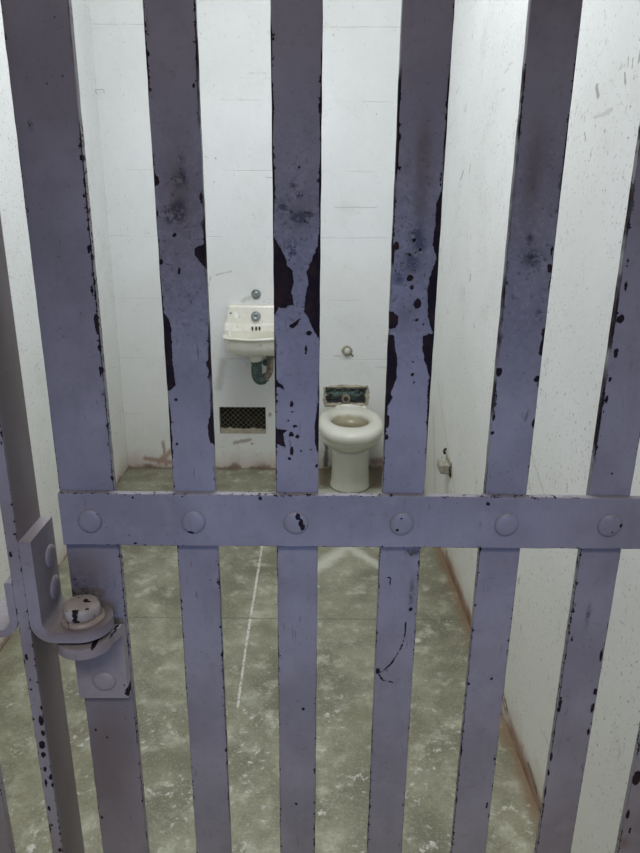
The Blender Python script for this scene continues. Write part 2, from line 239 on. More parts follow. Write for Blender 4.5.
# ---- worn concrete floor
fl = NT('floor_concrete', .42, .5)
n1 = fl.noise(3.0, 8, .68, dist=.3); n2 = fl.noise(11, 8, .7); n3 = fl.noise(42, 5, .65)
c = fl.mix(fl.ramp(n1, .35, .68), (.135, .130, .084), (.275, .268, .190))
c = fl.mix(fl.ramp(n2, .48, .70, 0, .85), c, (.43, .43, .33))
c = fl.mix(fl.ramp(n2, .34, .46, .5, 0), c, (.115, .11, .066))
wp = fl.math('MULTIPLY', fl.ramp(n3, .60, .68), fl.ramp(fl.noise(4.6, 5, .6), .50, .64))
c = fl.mix(fl.math('MULTIPLY', wp, .65), c, (.58, .58, .52))
c = fl.mix(fl.ramp(fl.noise(130, 4, .75), .48, .70, 0, .45), c, (.42, .42, .34))
c = fl.mix(fl.ramp(fl.noise(85, 5, .75), .52, .72, 0, .50), c, (.085, .082, .052))
XX, YY, ZZ = fl.xyz()
nearw = fl.ramp(YY, 1.45, 2.1, 1.0, .25)
fk = fl.math('MULTIPLY', fl.math('MULTIPLY', fl.ramp(fl.noise(42, 6, .72, dist=.4), .54, .64), fl.ramp(fl.noise(8, 4, .65), .46, .60)), nearw)
c = fl.mix(fl.math('MULTIPLY', fk, .85), c, (.62, .62, .57))
c = fl.mix(fl.ramp(fl.noise(1.7, 4, .6), .50, .66, 0, .45), c, (.20, .19, .115))
X, Y, Z = fl.xyz()
mk = [fl.mark((-.226, 3.00, 0), (-.2235, 2.77, 0), .0045, .6, .010, 90), fl.mark((-.2225, 2.77, 0), (-.2282, 2.05, 0), .0045, .5, .010, 90), fl.mark((-.2282, 2.05, 0), (-.2252, 1.74, 0), .0036, .5, .012, 90)]
c = fl.mix(fl.math('MULTIPLY', fl.add(*mk), fl.ramp(fl.noise(38, 5, .7), .36, .52, .10, .85)), c, (.60, .60, .54))
mk = [fl.mark((.0, 2.56, 0), (.17, 2.78, 0), .030, .9, .07, 22), fl.mark((.17, 2.79, 0), (.31, 2.60, 0), .022, .9, .06, 22), fl.mark((0.0, 2.42, 0), (.03, 2.44, 0), .008, .8, .02, 22),
      fl.mark((.06, 3.40, 0), (.38, 3.41, 0), .050, .5, .05, 22), fl.mark((.385, 2.08, 0), (.389, 2.08, 0), .013, .4, .006, 60)]
c = fl.mix(fl.math('MULTIPLY', fl.add(*mk), .55), c, (.66, .66, .58))
# joints and hairline cracks across the slab
mk = [fl.mark((-1.08, 2.225, 0), (.60, 2.205, 0), .0035, .6, .010, 30), fl.mark((-.55, 2.83, 0), (-.2, 2.82, 0), .003, .6, .012, 30)]
c = fl.mix(fl.math('MULTIPLY', fl.add(*mk), .55), c, (.07, .068, .05))
# rust and grime along the foot of the walls
er = fl.math('ADD', fl.math('SUBTRACT', XR, X), fl.math('MULTIPLY', fl.math('SUBTRACT', fl.noise(7, 5, .65), .5), .09))
c = fl.mix(fl.ramp(er, .010, .045, .70, 0), c, (.19, .115, .06))
eb = fl.math('ADD', fl.math('SUBTRACT', YBK, Y), fl.math('MULTIPLY', fl.math('SUBTRACT', fl.noise(9, 5, .65), .5), .09))
c = fl.mix(fl.ramp(eb, .00, .05, .7, 0), c, (.13, .10, .06))
dk = fl.add(fl.mark((.36, 3.50, 0), (.44, 3.72, 0), .035, .9, .05, 20), fl.mark((.07, 3.52, 0), (.085, 3.74, 0), .028, .9, .06, 20))
c = fl.mix(fl.math('MULTIPLY', dk, .6), c, (.15, .09, .05))
fl.color(c); fl.rough(fl.ramp(n2, .3, .7, .34, .62))
fl.bump(fl.math('ADD', n2, fl.math('MULTIPLY', n3, .5)), .35, .004)
FLOOR = fl.m

# ---- lavender-grey paint over dark iron, chipped
def paint_mat(name, base=(.255, .243, .282), base2=(.205, .192, .224), edge=1.0):
    m = NT(name, .40, .45)
    ch = m.attr('chip'); gr = m.attr('grime'); br = m.attr('brown'); ed = m.attr('edge')
    n = m.noise(230, 4, .6); nl = m.noise(70, 3, .6)
    sd = m.math('ADD', ch, m.math('MULTIPLY', m.math('SUBTRACT', n, .5), 3.6))
    sd = m.math('ADD', sd, m.math('MULTIPLY', m.math('SUBTRACT', nl, .5), 3.4))
    chip = m.ramp(sd, -.25, .25, 1.0, 0.0)
    # small bites all along the arrises
    eb = m.math('SUBTRACT', ed, m.math('MULTIPLY', m.ramp(m.noise(150, 4, .65), .50, .78), 4.6 * edge))
    eb = m.math('MULTIPLY', m.ramp(eb, -.2, .25, 1.0, 0.0), m.ramp(m.noise(11, 3), .40, .52))
    # pin-prick flakes
    pk = m.math('MULTIPLY', m.ramp(m.noise(260, 2, .5), .73, .76), m.ramp(m.noise(9, 3), .46, .60))
    bare = m.add(chip, eb, m.math('MULTIPLY', pk, .8), m.math('MULTIPLY', m.math('MULTIPLY', m.ramp(m.noise(190, 3, .65), .60, .66), m.math('MULTIPLY', gr, 2.0, True)), .75))
    c = m.mix(m.ramp(m.noise(9, 4), .35, .65), base, base2)
    c = m.mix(m.ramp(m.noise(38, 5, .7, vec=m.scale((1, 1, .25))), .5, .75, 0, .35), c, (.16, .145, .165))
    c = m.mix(m.ramp(m.noise(130, 5, .75), .50, .72, 0, .30), c, (.13, .115, .13))
    c = m.mix(m.ramp(m.noise(22, 3, .6), .55, .75, 0, .25), c, (.33, .31, .34))
    scr = m.math('MULTIPLY', m.ramp(m.noise(170, 4, .65, vec=m.scale((1, 1, .16))), .64, .70), m.ramp(m.noise(17, 3), .48, .60))
    c = m.mix(m.math('MULTIPLY', scr, .6), c, (.07, .055, .065))
    gn = m.ramp(m.noise(150, 5, .7), .38, .53)
    c = m.mix(m.math('MULTIPLY', br, .62), c, (.125, .088, .072))
    c = m.mix(m.math('MULTIPLY', m.math('MULTIPLY', gr, .9), gn), c, (.026, .024, .030))
    c = m.mix(bare, c, m.mix(m.ramp(m.noise(60, 3), .4, .7), (.013, .009, .016), (.030, .018, .020)))
    m.color(c); m.rough(m.ramp(bare, 0, 1, .42, .75)); m.put(m.b.inputs['Specular IOR Level'], m.ramp(bare, 0, 1, .45, .12))
    h = m.math('SUBTRACT', m.math('MULTIPLY', m.noise(45, 5, .6), .35), m.math('MULTIPLY', bare, .9))
    h = m.math('ADD', h, m.math('MULTIPLY', m.noise(300, 2), .06))
    m.bump(h, .5, .0012)
    return m.m
PAINT = paint_mat('lavender_paint')
PAINT_POST = paint_mat('lavender_post_paint', (.26, .245, .280), (.215, .19, .205), .8)
PAINT_OLD = paint_mat('cream_worn_paint', (.38, .34, .31), (.22, .18, .15), 1.2)

def simple(name, col, rough=.5, spec=.5, metal=0.0, var=.0, col2=None, sc=20, bump=0):
    m = NT(name, rough, spec, metal)
    c2 = col2 or tuple(x * .8 for x in col)
    m.color(m.mix(m.ramp(m.noise(sc, 5, .65), .38, .66), col, c2))
    if bump: m.bump(m.noise(sc * 2, 4), .4, bump)
    return m.m
m = NT('toilet_porcelain', .16, .5)
X, Y, Z = m.xyz()
c = m.mix(m.ramp(m.noise(7, 4), .4, .7), (.71, .705, .61), (.65, .64, .53))
c = m.mix(m.ramp(m.math('ADD', Z, m.math('MULTIPLY', m.noise(30, 4), .02)), .008, .022, .75, 0), c, (.12, .10, .07))
dx = m.math('SUBTRACT', X, .2115); dy = m.math('MULTIPLY', m.math('SUBTRACT', Y, 3.485), .74)
rad = m.math('SQRT', m.math('ADD', m.math('MULTIPLY', dx, dx), m.math('MULTIPLY', dy, dy)))
ins = m.math('MULTIPLY', m.ramp(rad, .096, .108, 1, 0), m.ramp(m.math('ADD', Z, m.math('MULTIPLY', m.noise(25, 3), .02)), .375, .402, 1, 0))
ins = m.math('MULTIPLY', ins, m.ramp(Z, .24, .28, 0, 1))
c = m.mix(m.math('MULTIPLY', ins, .8), c, (.29, .25, .14))
m.color(c); PORC = m.m
m = NT('sink_porcelain', .2, .5)
X, Y, Z = m.xyz()
c = m.mix(m.ramp(m.noise(9, 4), .4, .7), (.79, .775, .68), (.70, .68, .57))
c = m.mix(m.math('MULTIPLY', m.ramp(m.noise(40, 4, .7), .60, .68), .5), c, (.33, .25, .16))
mk = [m.mark((x, 3.6, .84), (x, 3.72, .87), .006, .7, .01) for x in (-.300, -.283)]
c = m.mix(m.math('MULTIPLY', m.add(*mk), .7), c, (.33, .10, .03))
c = m.mix(m.mark((-.442, 3.70, .930), (-.440, 3.71, .928), .006), c, (.06, .05, .05))
c = m.mix(m.mark((-.415, 3.69, .935), (-.41, 3.69, .915), .011), c, (.88, .88, .84))
c = m.mix(m.math('MULTIPLY', m.mark((-.44, 3.735, .970), (-.33, 3.73, .972), .004, .6, .008), .7), c, (.10, .09, .07))
m.color(c); SINK = m.m
CHROME = simple('dull_chrome', (.42, .45, .45), .3, .5, .8, col2=(.22, .25, .24), sc=60)
VERDI = simple('verdigris_metal', (.045, .085, .078), .6, .4, .2, col2=(.12, .16, .13), sc=45, bump=.003)
RUSTY = simple('rusty_pipe', (.20, .15, .11), .7, .3, 0, col2=(.34, .30, .24), sc=50, bump=.003)
DARKIN = simple('dark_hole', (.035, .030, .024), .9, .1, col2=(.06, .05, .035), sc=20)
MESHM = simple('vent_mesh_metal', (.235, .225, .165), .6, .3, .3, col2=(.15, .14, .10), sc=40)
DUST = simple('dusty_sill', (.30, .275, .20), .9, .1, col2=(.40, .37, .28), sc=30, bump=.003)
WPAINT = simple('white_fitting_paint', (.66, .66, .60), .55, .4, col2=(.48, .46, .40), sc=45, bump=.003)
RAW = simple('broken_plaster', (.50, .45, .35), .9, .1, col2=(.30, .27, .20), sc=38, bump=.006)
SLOT = simple('dark_slot', (.05, .035, .025), .7, .2)
WIRE = simple('grey_wire', (.32, .32, .29), .6, .3, .3)
HOLDER = simple('worn_holder_metal', (.42, .40, .34), .55, .4, .2, col2=(.27, .25, .19), sc=60, bump=.002)
mw = NT('murky_water', .05, .5); mw.color((.20, .165, .09)); WATER = mw.m

# ------------------------------------------------------------------ the room
def struct(name, bm, mat, parent=None):
    o = build(name, bm, mat, parent)
    if parent is None: o['kind'] = 'structure'
    return o
bm = bmesh.new(); box(bm, -3.2, 2.2, -2.6, YBK + .25, -.12, 0); struct('floor', bm, FLOOR)
bm = bmesh.new(); box(bm, XL - .12, XR + .12, .9, YBK + .25, ZC, ZC + .12); struct('ceiling', bm, WALLS)
bm = bmesh.new(); box(bm, XL - .12, XL, .80, YBK + .25, 0, ZC); struct('wall_left', bm, WALLS)
bm = bmesh.new(); box(bm, XR, XR + .12, .80, YBK + .25, 0, ZC); struct('wall_right', bm, WALLS)

# back wall with the vent opening and the broken recess behind the toilet
VENT = (-.5336, -.2644, .2164, .380); REC = (.0787, .3234, .397, .5036)
def wall_with_holes():
    bm = bmesh.new()
    xs = sorted({XL, XR, VENT[0], VENT[1], REC[0], REC[1]}); zs = sorted({0, ZC, VENT[2], VENT[3], REC[2], REC[3]})
    def hole(x, z):
        return any(h[0] < x < h[1] and h[2] < z < h[3] for h in (VENT, REC))
    V = {}
    def v(x, y, z):
        k = (round(x, 5), round(y, 5), round(z, 5))
        if k not in V: V[k] = bm.verts.new(k)
        return V[k]
    y0, y1 = YBK, YBK + .13
    for i in range(len(xs) - 1):
        for j in range(len(zs) - 1):
            xa, xb, za, zb = xs[i], xs[i+1], zs[j], zs[j+1]
            hl = hole((xa+xb)/2, (za+zb)/2)
            yy = y1 if hl else y0
            bm.faces.new((v(xa, yy, za), v(xb, yy, za), v(xb, yy, zb), v(xa, yy, zb)))
            if hl:
                bm.faces.new((v(xa, y0, za), v(xb, y0, za), v(xb, y1, za), v(xa, y1, za)))
                bm.faces.new((v(xa, y0, zb), v(xb, y0, zb), v(xb, y1, zb), v(xa, y1, zb)))
                bm.faces.new((v(xa, y0, za), v(xa, y0, zb), v(xa, y1, zb), v(xa, y1, za)))
                bm.faces.new((v(xb, y0, za), v(xb, y0, zb), v(xb, y1, zb), v(xb, y1, za)))
    # closed back and rims give the wall its thickness
    yb = YBK + .25
    c = [v(XL, yb, 0), v(XR, yb, 0), v(XR, yb, ZC), v(XL, yb, ZC)]; bm.faces.new(c[::-1])
    return bm
wbk = struct('wall_back', wall_with_holes(), WALLB)

# ------------------------------------------------------------------ chip attributes
def sdf_poly(px, pz, poly):
    d = np.full(px.shape, 1e9); inside = np.zeros(px.shape, bool); n = len(poly)
    for i in range(n):
        ax, az = poly[i]; bx, bz = poly[(i+1) % n]
        ex, ez = bx-ax, bz-az; wx, wz = px-ax, pz-az
        t = np.clip((wx*ex + wz*ez) / (ex*ex + ez*ez + 1e-12), 0, 1)
        d = np.minimum(d, np.hypot(wx - ex*t, wz - ez*t))
        cond = ((az <= pz) & (bz > pz)) | ((bz <= pz) & (az > pz))
        with np.errstate(divide='ignore', invalid='ignore'):
            xi = ax + (pz - az) / (bz - az + 1e-12) * ex
        inside ^= cond & (px < xi)
    return np.where(inside, -d, d)
def chip_attrs(me, U, Zc, D, edge=None):
    s = np.full(U.shape, .03)
    for P in D.get('p', []): s = np.minimum(s, sdf_poly(U, Zc, P))
    for (x, z, rx, rz) in D.get('e', []):
        q = np.hypot((U-x)/rx, (Zc-z)/rz); s = np.minimum(s, (q - 1) * min(rx, rz) * 1.0)
    for L in D.get('l', []):
        for (ax, az), (bx, bz) in zip(L, L[1:]):
            ex, ez = bx-ax, bz-az; t = np.clip(((U-ax)*ex + (Zc-az)*ez) / (ex*ex+ez*ez+1e-12), 0, 1)
            s = np.minimum(s, np.hypot(U-ax-ex*t, Zc-az-ez*t) - .0008)
    g = np.zeros(U.shape); b = np.zeros(U.shape)
    for key, arr in (('g', g), ('b', b)):
        for (x, z, rx, rz) in D.get(key, []):
            arr += np.exp(-((U-x)/rx)**2 - ((Zc-z)/rz)**2)
    for nm, arr in (('chip', s * 1000), ('grime', np.clip(g, 0, 1)), ('brown', np.clip(b, 0, 1)), ('edge', edge if edge is not None else np.full(U.shape, 30.))):
        a = me.attributes.new(nm, 'FLOAT', 'POINT'); a.data.foreach_set('value', arr.astype(np.float32))

def flat_bar(name, xc, w, y0, y1, z0, z1, D, mat, parent, step=.0018, fine=(.50, 1.75), horiz=False, wob=.0005, wear=0):
    """a rolled flat bar, front face at y0, finely divided so its flaked paint keeps its outline.
    for horiz, xc is the centre height, w the height, z0..z1 the x range"""
    hw = w / 2; T = y1 - y0; r = .0012
    n = max(int(w / step), 4)
    us, ys, un, ed = [], [], [], []
    def put(u, y, unf, e): us.append(u); ys.append(y); un.append(unf); ed.append(e)
    for k in range(n + 1):
        u = -hw + r + (w - 2*r) * k / n
        put(u, y0, u, hw - abs(u))
    put(hw - r*.3, y0 + r*.3, hw, 0.0); 
    for q in (.15, .5, .85): put(hw, y0 + T*q, hw + T*q, .001)
    put(hw - r, y1, hw + T + r, .03); put(-hw + r, y1, -(hw + T + r), .03)
    for q in (.85, .5, .15): put(-hw, y0 + T*q, -(hw + T*q), .001)
    put(-hw + r*.3, y0 + r*.3, -hw, 0.0)
    m = len(us)
    zs = []
    z = z0
    while z < z1 - 1e-6:
        zs.append(z); z += step * 1.25 if fine[0] <= z <= fine[1] else .03
    zs.append(z1)
    A = np.array(us); Yv = np.array(ys); UN = np.array(un); ED = np.array(ed); Zv = np.array(zs)
    co = np.zeros((len(zs), m, 3)); rng = random.random() * 50
    wv = np.array([[mnoise.noise(Vector((rng, z * 38, 0))), mnoise.noise(Vector((rng + 9, z * 38, 0)))] for z in zs]) * wob
    side = np.sign(A); k = np.clip(np.abs(A) / hw, 0, 1) ** 6
    lat = A[None, :] + k[None, :] * np.where(side[None, :] > 0, wv[:, 0:1], wv[:, 1:2])
    if horiz:
        co[:, :, 2] = xc + lat - .0052 * (Zv[:, None] - .05); co[:, :, 0] = Zv[:, None]; U = np.repeat(Zv[:, None], m, 1); V = xc + np.repeat(UN[None, :], len(zs), 0)
    else:
        co[:, :, 0] = xc + lat; co[:, :, 2] = Zv[:, None]; V = np.repeat(Zv[:, None], m, 1); U = xc + np.repeat(UN[None, :], len(zs), 0)
    co[:, :, 1] = Yv[None, :]
    off = np.array(parent.location) if parent else np.zeros(3)
    co = co.reshape(-1, 3) - off
    faces = []
    for a in range(len(zs) - 1):
        for b in range(m):
            c = (b + 1) % m
            f = (a*m + b, a*m + c, (a+1)*m + c, (a+1)*m + b)
            faces.append(f if not horiz else f[::-1])
    cap0 = tuple(range(m)); cap1 = tuple((len(zs)-1)*m + i for i in range(m))
    faces.append(cap0[::-1] if not horiz else cap0); faces.append(cap1 if not horiz else cap1[::-1])
    me = bpy.data.meshes.new(name); me.from_pydata(co.tolist(), [], faces); me.materials.append(mat); me.update()
    edg = np.repeat(ED[None, :], len(zs), 0) * 1000
    if wear:
        wz = np.clip((Zv - 1.20) / .06, 0, 1) * np.clip((1.70 - Zv) / .08, 0, 1)
        nz = np.array([.5 + .9 * mnoise.noise(Vector((rng + 3, z * 21, 2))) for z in zs])
        edg = edg - (wear * wz * np.clip(nz, 0, 1.2) + .35)[:, None]
    chip_attrs(me, U.reshape(-1), V.reshape(-1), D, edg.reshape(-1))
    if wear > 2:
        at = me.attributes['grime'].data; g0 = np.zeros(len(at), np.float32); at.foreach_get('value', g0)
        gz = np.clip((Zv - 1.26) / .15, 0, 1) * np.clip((1.62 - Zv) / .12, 0, 1) * .24
        at.foreach_set('value', np.clip(g0 + np.repeat(gz[:, None], m, 1).reshape(-1), 0, 1).astype(np.float32))
    o = bpy.data.objects.new(name, me); link(o, parent)
    return o
def attrs_plain(o, D=None, plane='xz', edgev=30.):
    me = o.data; n = len(me.vertices); co = np.zeros(n*3); me.vertices.foreach_get('co', co); co = co.reshape(-1, 3)
    off = np.zeros(3); p = o.parent
    while p is not None: off += np.array(p.location); p = p.parent
    co = co + off
    chip_attrs(me, co[:, 0] if plane[0] == 'x' else co[:, 1], co[:, 2] if plane[1] == 'z' else co[:, 1], D or {}, np.full(n, edgev))

# ------------------------------------------------------------------ the barred gate
gate = empty('cell_gate', (BARX[1], YG, .03), 'lavender-grey riveted flat-bar cell gate across the front, paint flaking to dark iron', 'gate')
ZB, ZT = .035, 2.25
flat_bar('hinge_stile', BARX[1], W1, YG, YG + .012, ZB, ZT, CHIPS[1], PAINT, gate, wear=.5)  # its brown just under the crossbar is shade painted into the colour
for i in range(2, 8):
    o = flat_bar('bar', BARX[i], BW, YG, YG + BT, ZB, ZT, CHIPS[i], PAINT, gate, wear={2: 2.6, 3: 2.4, 4: 2.6, 5: 2.2, 6: 1.9, 7: 1.0}[i])
lab = {2: 'bar with dark smudges high up and a long flaked patch on its left edge', 3: 'middle bar with two large bare patches narrowing the paint to a strip', 4: 'bar stained brown with its right edge flaked bare'}
bars = [o for o in gate.children if o.name.startswith('bar')]
for k, o in enumerate(bars):
    if k + 2 in lab: o['label'] = lab[k + 2]
CZ = (XT + XB) / 2
flat_bar('crossbar', CZ, XT - XB, YG - .010, YG, -.3035, .56, CHIPS['cross'], PAINT, gate, fine=(-.31, .60), horiz=True, wob=.0007)
for zc in (.10, 2.19): flat_bar('crossbar', zc, .06, YG - .010, YG, -.3035, .56, {}, PAINT, gate, fine=(9, 9), horiz=True)

def rivet(c, axis, r, h, parent, mat, D=None, plane='xz'):
    bm = bmesh.new(); prof = [(r * 1.02, -.001), (r * 1.0, .0004)]
    for k in range(1, 9):
        a = k / 8 * math.pi / 2; prof.append((r * (.98 * math.cos(a) ** .55 if k < 8 else .02), h * math.sin(a)))
    ax = Vector(axis).normalized(); t = ax.orthogonal().normalized(); s = ax.cross(t); c = Vector(c); ph = random.random() * 9
    # add radial sub-rings for a dense head
    rings = []
    P2 = []
    for (a, b) in zip(prof, prof[1:]):
        for q in (0, .5): P2.append((a[0] + (b[0]-a[0])*q, a[1] + (b[1]-a[1])*q))
    P2.append(prof[-1]); P2 = [(r*1.02, -.001)] + [(r * q, h * (1 - q**4) ** .5) for q in (1.0, .985, .96, .93, .89, .84, .78, .71, .62, .5, .35, .2, .08)] + [(.0003, h)]
    for rr, hh in P2:
        rings.append([c + ax * hh + (t * math.cos(2*math.pi*k/32) + s * math.sin(2*math.pi*k/32)) * rr * (1 + .03 * math.sin(2*2*math.pi*k/32 + ph)) for k in range(32)])
    loft(bm, rings)
    o = build('rivet', bm, mat, parent, smooth=True); attrs_plain(o, D, plane)
    return o
rx = {1: -.2682, 2: -.1428, 3: -.0180, 4: .1116, 5: .2405, 6: .3680, 7: .4933}
for i in range(1, 8): rivet((rx[i], YG - .010, 1.1300 - .0052 * rx[i]), (0, -1, 0), .0152, .0042, gate, PAINT, CHIPS['cross'])
for i in range(1, 8):
    for zc in (.10, 2.19): rivet((BARX[i], YG - .010, zc), (0, -1, 0), .0152, .0042, gate, PAINT)

# lower hinge strap: riveted on the stile, bent forward into a rounded tongue
PX, PY = -.2800, .7215          # the pin
bm = bmesh.new()
def tongue_outline(x0, x1, yb, cx, cy, R, left_open=None, n=18):
    pts = []
    for k in range(n + 1):
        a = math.pi + math.pi * k / n
        pts.append((cx + R * math.cos(a), cy + R * math.sin(a)))
    return pts
def strap_mesh():
    bm = bmesh.new(); t = .0145; W = .0655; xc = BARX[1] - .001
    zt = .9885; zb = .874; yf = YG - t
    # profile runs up the bar, round the bend and forward; width tapers into the round end
    prof = []
    z = zb
    for k in range(14): prof.append((YG - t/2, zb + (zt - .022 - zb) * k / 13, 'z'))
    for k in range(1, 9):
        a = math.pi/2 * k / 8; Rr = .016
        prof.append((YG - t/2 - Rr * (1 - math.cos(a)), zt - .022 + Rr * math.sin(a), 'b'))
    y_end = PY - .0345
    y_st = prof[-1][0]; zz = prof[-1][1]
    for k in range(1, 19): prof.append((y_st + (y_end - y_st) * math.sin(math.pi/2*k/18), zz, 'f'))
    rings = []
    for i, (y, z, kd) in enumerate(prof):
        a = prof[max(i-1, 0)]; b = prof[min(i+1, len(prof)-1)]
        ty, tz = b[0]-a[0], b[1]-a[1]; L = math.hypot(ty, tz) or 1; ny, nz = -tz/L, ty/L
        if kd == 'f' and y < PY: hw = math.sqrt(max(.0345**2 - (PY - y)**2, 1e-7)); cx = PX + (xc-PX) * .0
        elif kd == 'f': q = (y - PY) / (y_st - PY); hw = .0345 + (W/2 - .0345) * q; cx = PX + (xc - PX) * q
        else: hw = W/2; cx = xc
        ring = []
        m = 14
        for k in range(m + 1): ring.append((cx - hw + 2*hw*k/m, y + ny*t/2, z + nz*t/2))
        for k in range(m + 1): ring.append((cx + hw - 2*hw*k/m, y - ny*t/2, z - nz*t/2))
        rings.append(ring)
    loft(bm, rings)
    return bm
PAINT_STRAP = paint_mat('strap_paint', (.29, .26, .275), (.24, .205, .21), .9)
o = build('hinge_strap', strap_mesh(), PAINT_STRAP, gate, bevel=.002, segs=2)
attrs_plain(o, dict(e=[(-.262, .9905, .003, .006), (-.245, .992, .003, .004), (-.288, .985, .003, .0015), (-.244, .896, .0018, .0018), (-.241, .884, .004, .008)]))
o['label'] = 'strap end with cream worn paint'
rivet((-.2705, YG - .0145, .9015), (0, -1, 0), .0150, .0045, gate, PAINT_STRAP)

# ------------------------------------------------------------------ hinge post with its brackets and pin
post = empty('hinge_post', (-.339, .7235, 0), 'flat iron post set edge-on at the left of the gate, carrying the bolted hinge', 'post')
def slab(x0, x1, y0, y1, z0, z1, nx=6, ny=10, dz=.0025, fine=(.5, 1.35)):
    bm = bmesh.new(); per = []
    for k in range(nx): per.append((x0 + (x1-x0)*k/nx, y0))
    for k in range(ny): per.append((x1, y0 + (y1-y0)*k/ny))
    for k in range(nx): per.append((x1 - (x1-x0)*k/nx, y1))
    for k in range(ny): per.append((x0, y1 - (y1-y0)*k/ny))
    z = z0; zs = []
    while z < z1 - 1e-6: zs.append(z); z += dz if fine[0] < z < fine[1] else .03
    zs.append(z1)
    loft(bm, [[(x, y, z) for x, y in per] for z in zs]); return bm
jp = build('post', slab(-.3458, -.3322, .690, .757, 0, 2.4), PAINT_POST, post)
# arrises of the front edge of the post bite too
me = jp.data; n = len(me.vertices); co = np.zeros(n*3); me.vertices.foreach_get('co', co); co = co.reshape(-1, 3)
yy = co[:, 1] + .7235; xx = co[:, 0] - .339
chip_attrs(me, xx + (yy - .690) * np.where(xx > -.339, 1, -1), co[:, 2], CHIPS['jamb'])
bw = me.attributes['brown'].data; bw.foreach_set('value', (np.where((xx > -.333) & (yy > .694), .75, 0)).astype(np.float32))
e = np.where(yy < .6905, np.minimum(xx + .3458, -.3322 - xx) * 1000, np.where(yy < .699, (yy - .690) * 1000, 30.))
me.attributes['edge'].data.foreach_set('value', np.clip(e, 0, 30).astype(np.float32))

def bracket(sgn, xa, ztop, ztong, cx, R, D, t=.0140):
    """sgn +1: plate on the right face of the post bending right; -1 the mirror on its left"""
    bm = bmesh.new(); y0, y1 = .690, .757; ym = (y0 + y1)/2; hd = (y1 - y0)/2
    Rb = .020
    prof = []
    xm = xa + sgn * t/2
    for k in range(16): prof.append((xm, ztop + (ztong + Rb - ztop) * k/15, hd))
    for k in range(1, 10):
        a = math.pi/2*k/9; prof.append((xm + sgn*Rb*(1-math.cos(a)), ztong + Rb - Rb*math.sin(a), hd))
    xs = xm + sgn*Rb
    x_end = cx + sgn * R
    for k in range(1, 25):
        x = xs + (x_end - xs) * math.sin(math.pi/2*k/24)
        q = (x - cx) * sgn
        hw = hd if q < 0 else math.sqrt(max(R*R - q*q, 1e-7)) * hd / R
        prof.append((x, ztong, hw))
    rings = []
    for i, (x, z, hw) in enumerate(prof):
        a = prof[max(i-1, 0)]; b = prof[min(i+1, len(prof)-1)]
        tx, tz = b[0]-a[0], b[1]-a[1]; L = math.hypot(tx, tz) or 1; nx, nz = -tz/L, tx/L
        ring = []
        for k in range(13): ring.append((x + nx*t/2, ym - hw + 2*hw*k/12, z + nz*t/2))
        for k in range(13): ring.append((x - nx*t/2, ym + hw - 2*hw*k/12, z - nz*t/2))
        rings.append(ring)
    loft(bm, rings)
    o = build('hinge_bracket', bm, PAINT_POST, post, bevel=.0018, segs=2); attrs_plain(o, D)
    return o
ZT1 = 1.0045
br = bracket(1, -.3320, 1.1325, ZT1, PX, .0345, dict(b=[(-.265, 1.0115, .03, .003), (-.30, 1.0115, .03, .003)], e=[(-.262, 1.004, .005, .0025), (-.256, 1.0005, .004, .002), (-.327, 1.131, .002, .0015), (-.250, 1.006, .0015, .0015)]))
bl = bracket(-1, -.3460, 1.0790, 1.010, -.405, .0345, dict(e=[(-.350, 1.076, .002, .002)]), .0095)
bk = [rivet((-.3180, .7375, 1.0885), (1, 0, 0), .0150, .004, br, PAINT_POST), rivet((-.3180, .7390, 1.0440), (1, 0, 0), .0150, .004, br, PAINT_POST)]
PAINT_STRAP2 = paint_mat('washer_paint', (.27, .22, .18), (.20, .15, .12), 1.2)
# pin with its lumpy bolt head
bm = bmesh.new()
prof = [(.026, 0), (.0265, .003), (.024, .0055), (.0215, .0065)]
lathe(bm, prof, (PX, PY, ZT1 + .0068), (0, 0, 1), 36)
o = build('washer', bm, PAINT_STRAP2, post, smooth=False, bevel=.001); attrs_plain(o, {}, 'xy', 2.0)
bm = bmesh.new(); rings = []
for rr, hh in ((.0205, .0), (.0218, .003), (.0222, .010), (.0215, .014), (.0185, .0165), (.0120, .0172), (.005, .0170), (.0006, .0168)):
    ring = []
    for k in range(48):
        a = 2*math.pi*k/48; f = 1 + .035 * math.cos(6*a) + .015 * mnoise.noise(Vector((math.cos(a)*2, math.sin(a)*2, hh*90)))
        ring.append((PX - .001 + rr*f*math.cos(a), PY + rr*f*math.sin(a), ZT1 + .0125 + hh + .0012*mnoise.noise(Vector((math.cos(a)*rr*90, math.sin(a)*rr*90, 3)))))
    rings.append(ring)
loft(bm, rings)
o = build('hinge_pin', bm, PAINT_OLD, post, smooth=True)
attrs_plain(o, dict(e=[(PX + .004, PY + .004, .0035, .005), (PX - .002, PY - .019, .005, .003), (PX - .012, PY - .012, .0025, .002), (PX + .013, PY + .002, .002, .003), (PX - .008, PY + .012, .002, .002), (PX + .010, PY - .014, .003, .002)]), 'xy', 3.0)
bm = bmesh.new(); lathe(bm, [(.010, 0), (.0105, .0025), (.010, .003)], (PX, PY, .9955), (0, 0, 1), 20)
o = build('pin_shank', bm, PAINT_OLD, post, smooth=True); attrs_plain(o)

# next grille on the far side of the post
side = flat_bar('fixed_grille_bar', -.4725, .066, YG, YG + .012, 0, 2.25, {}, PAINT_POST, None, step=.003)
tag(side, 'brownish flat bar at the bottom left corner, beyond the edge-on post', 'bar')

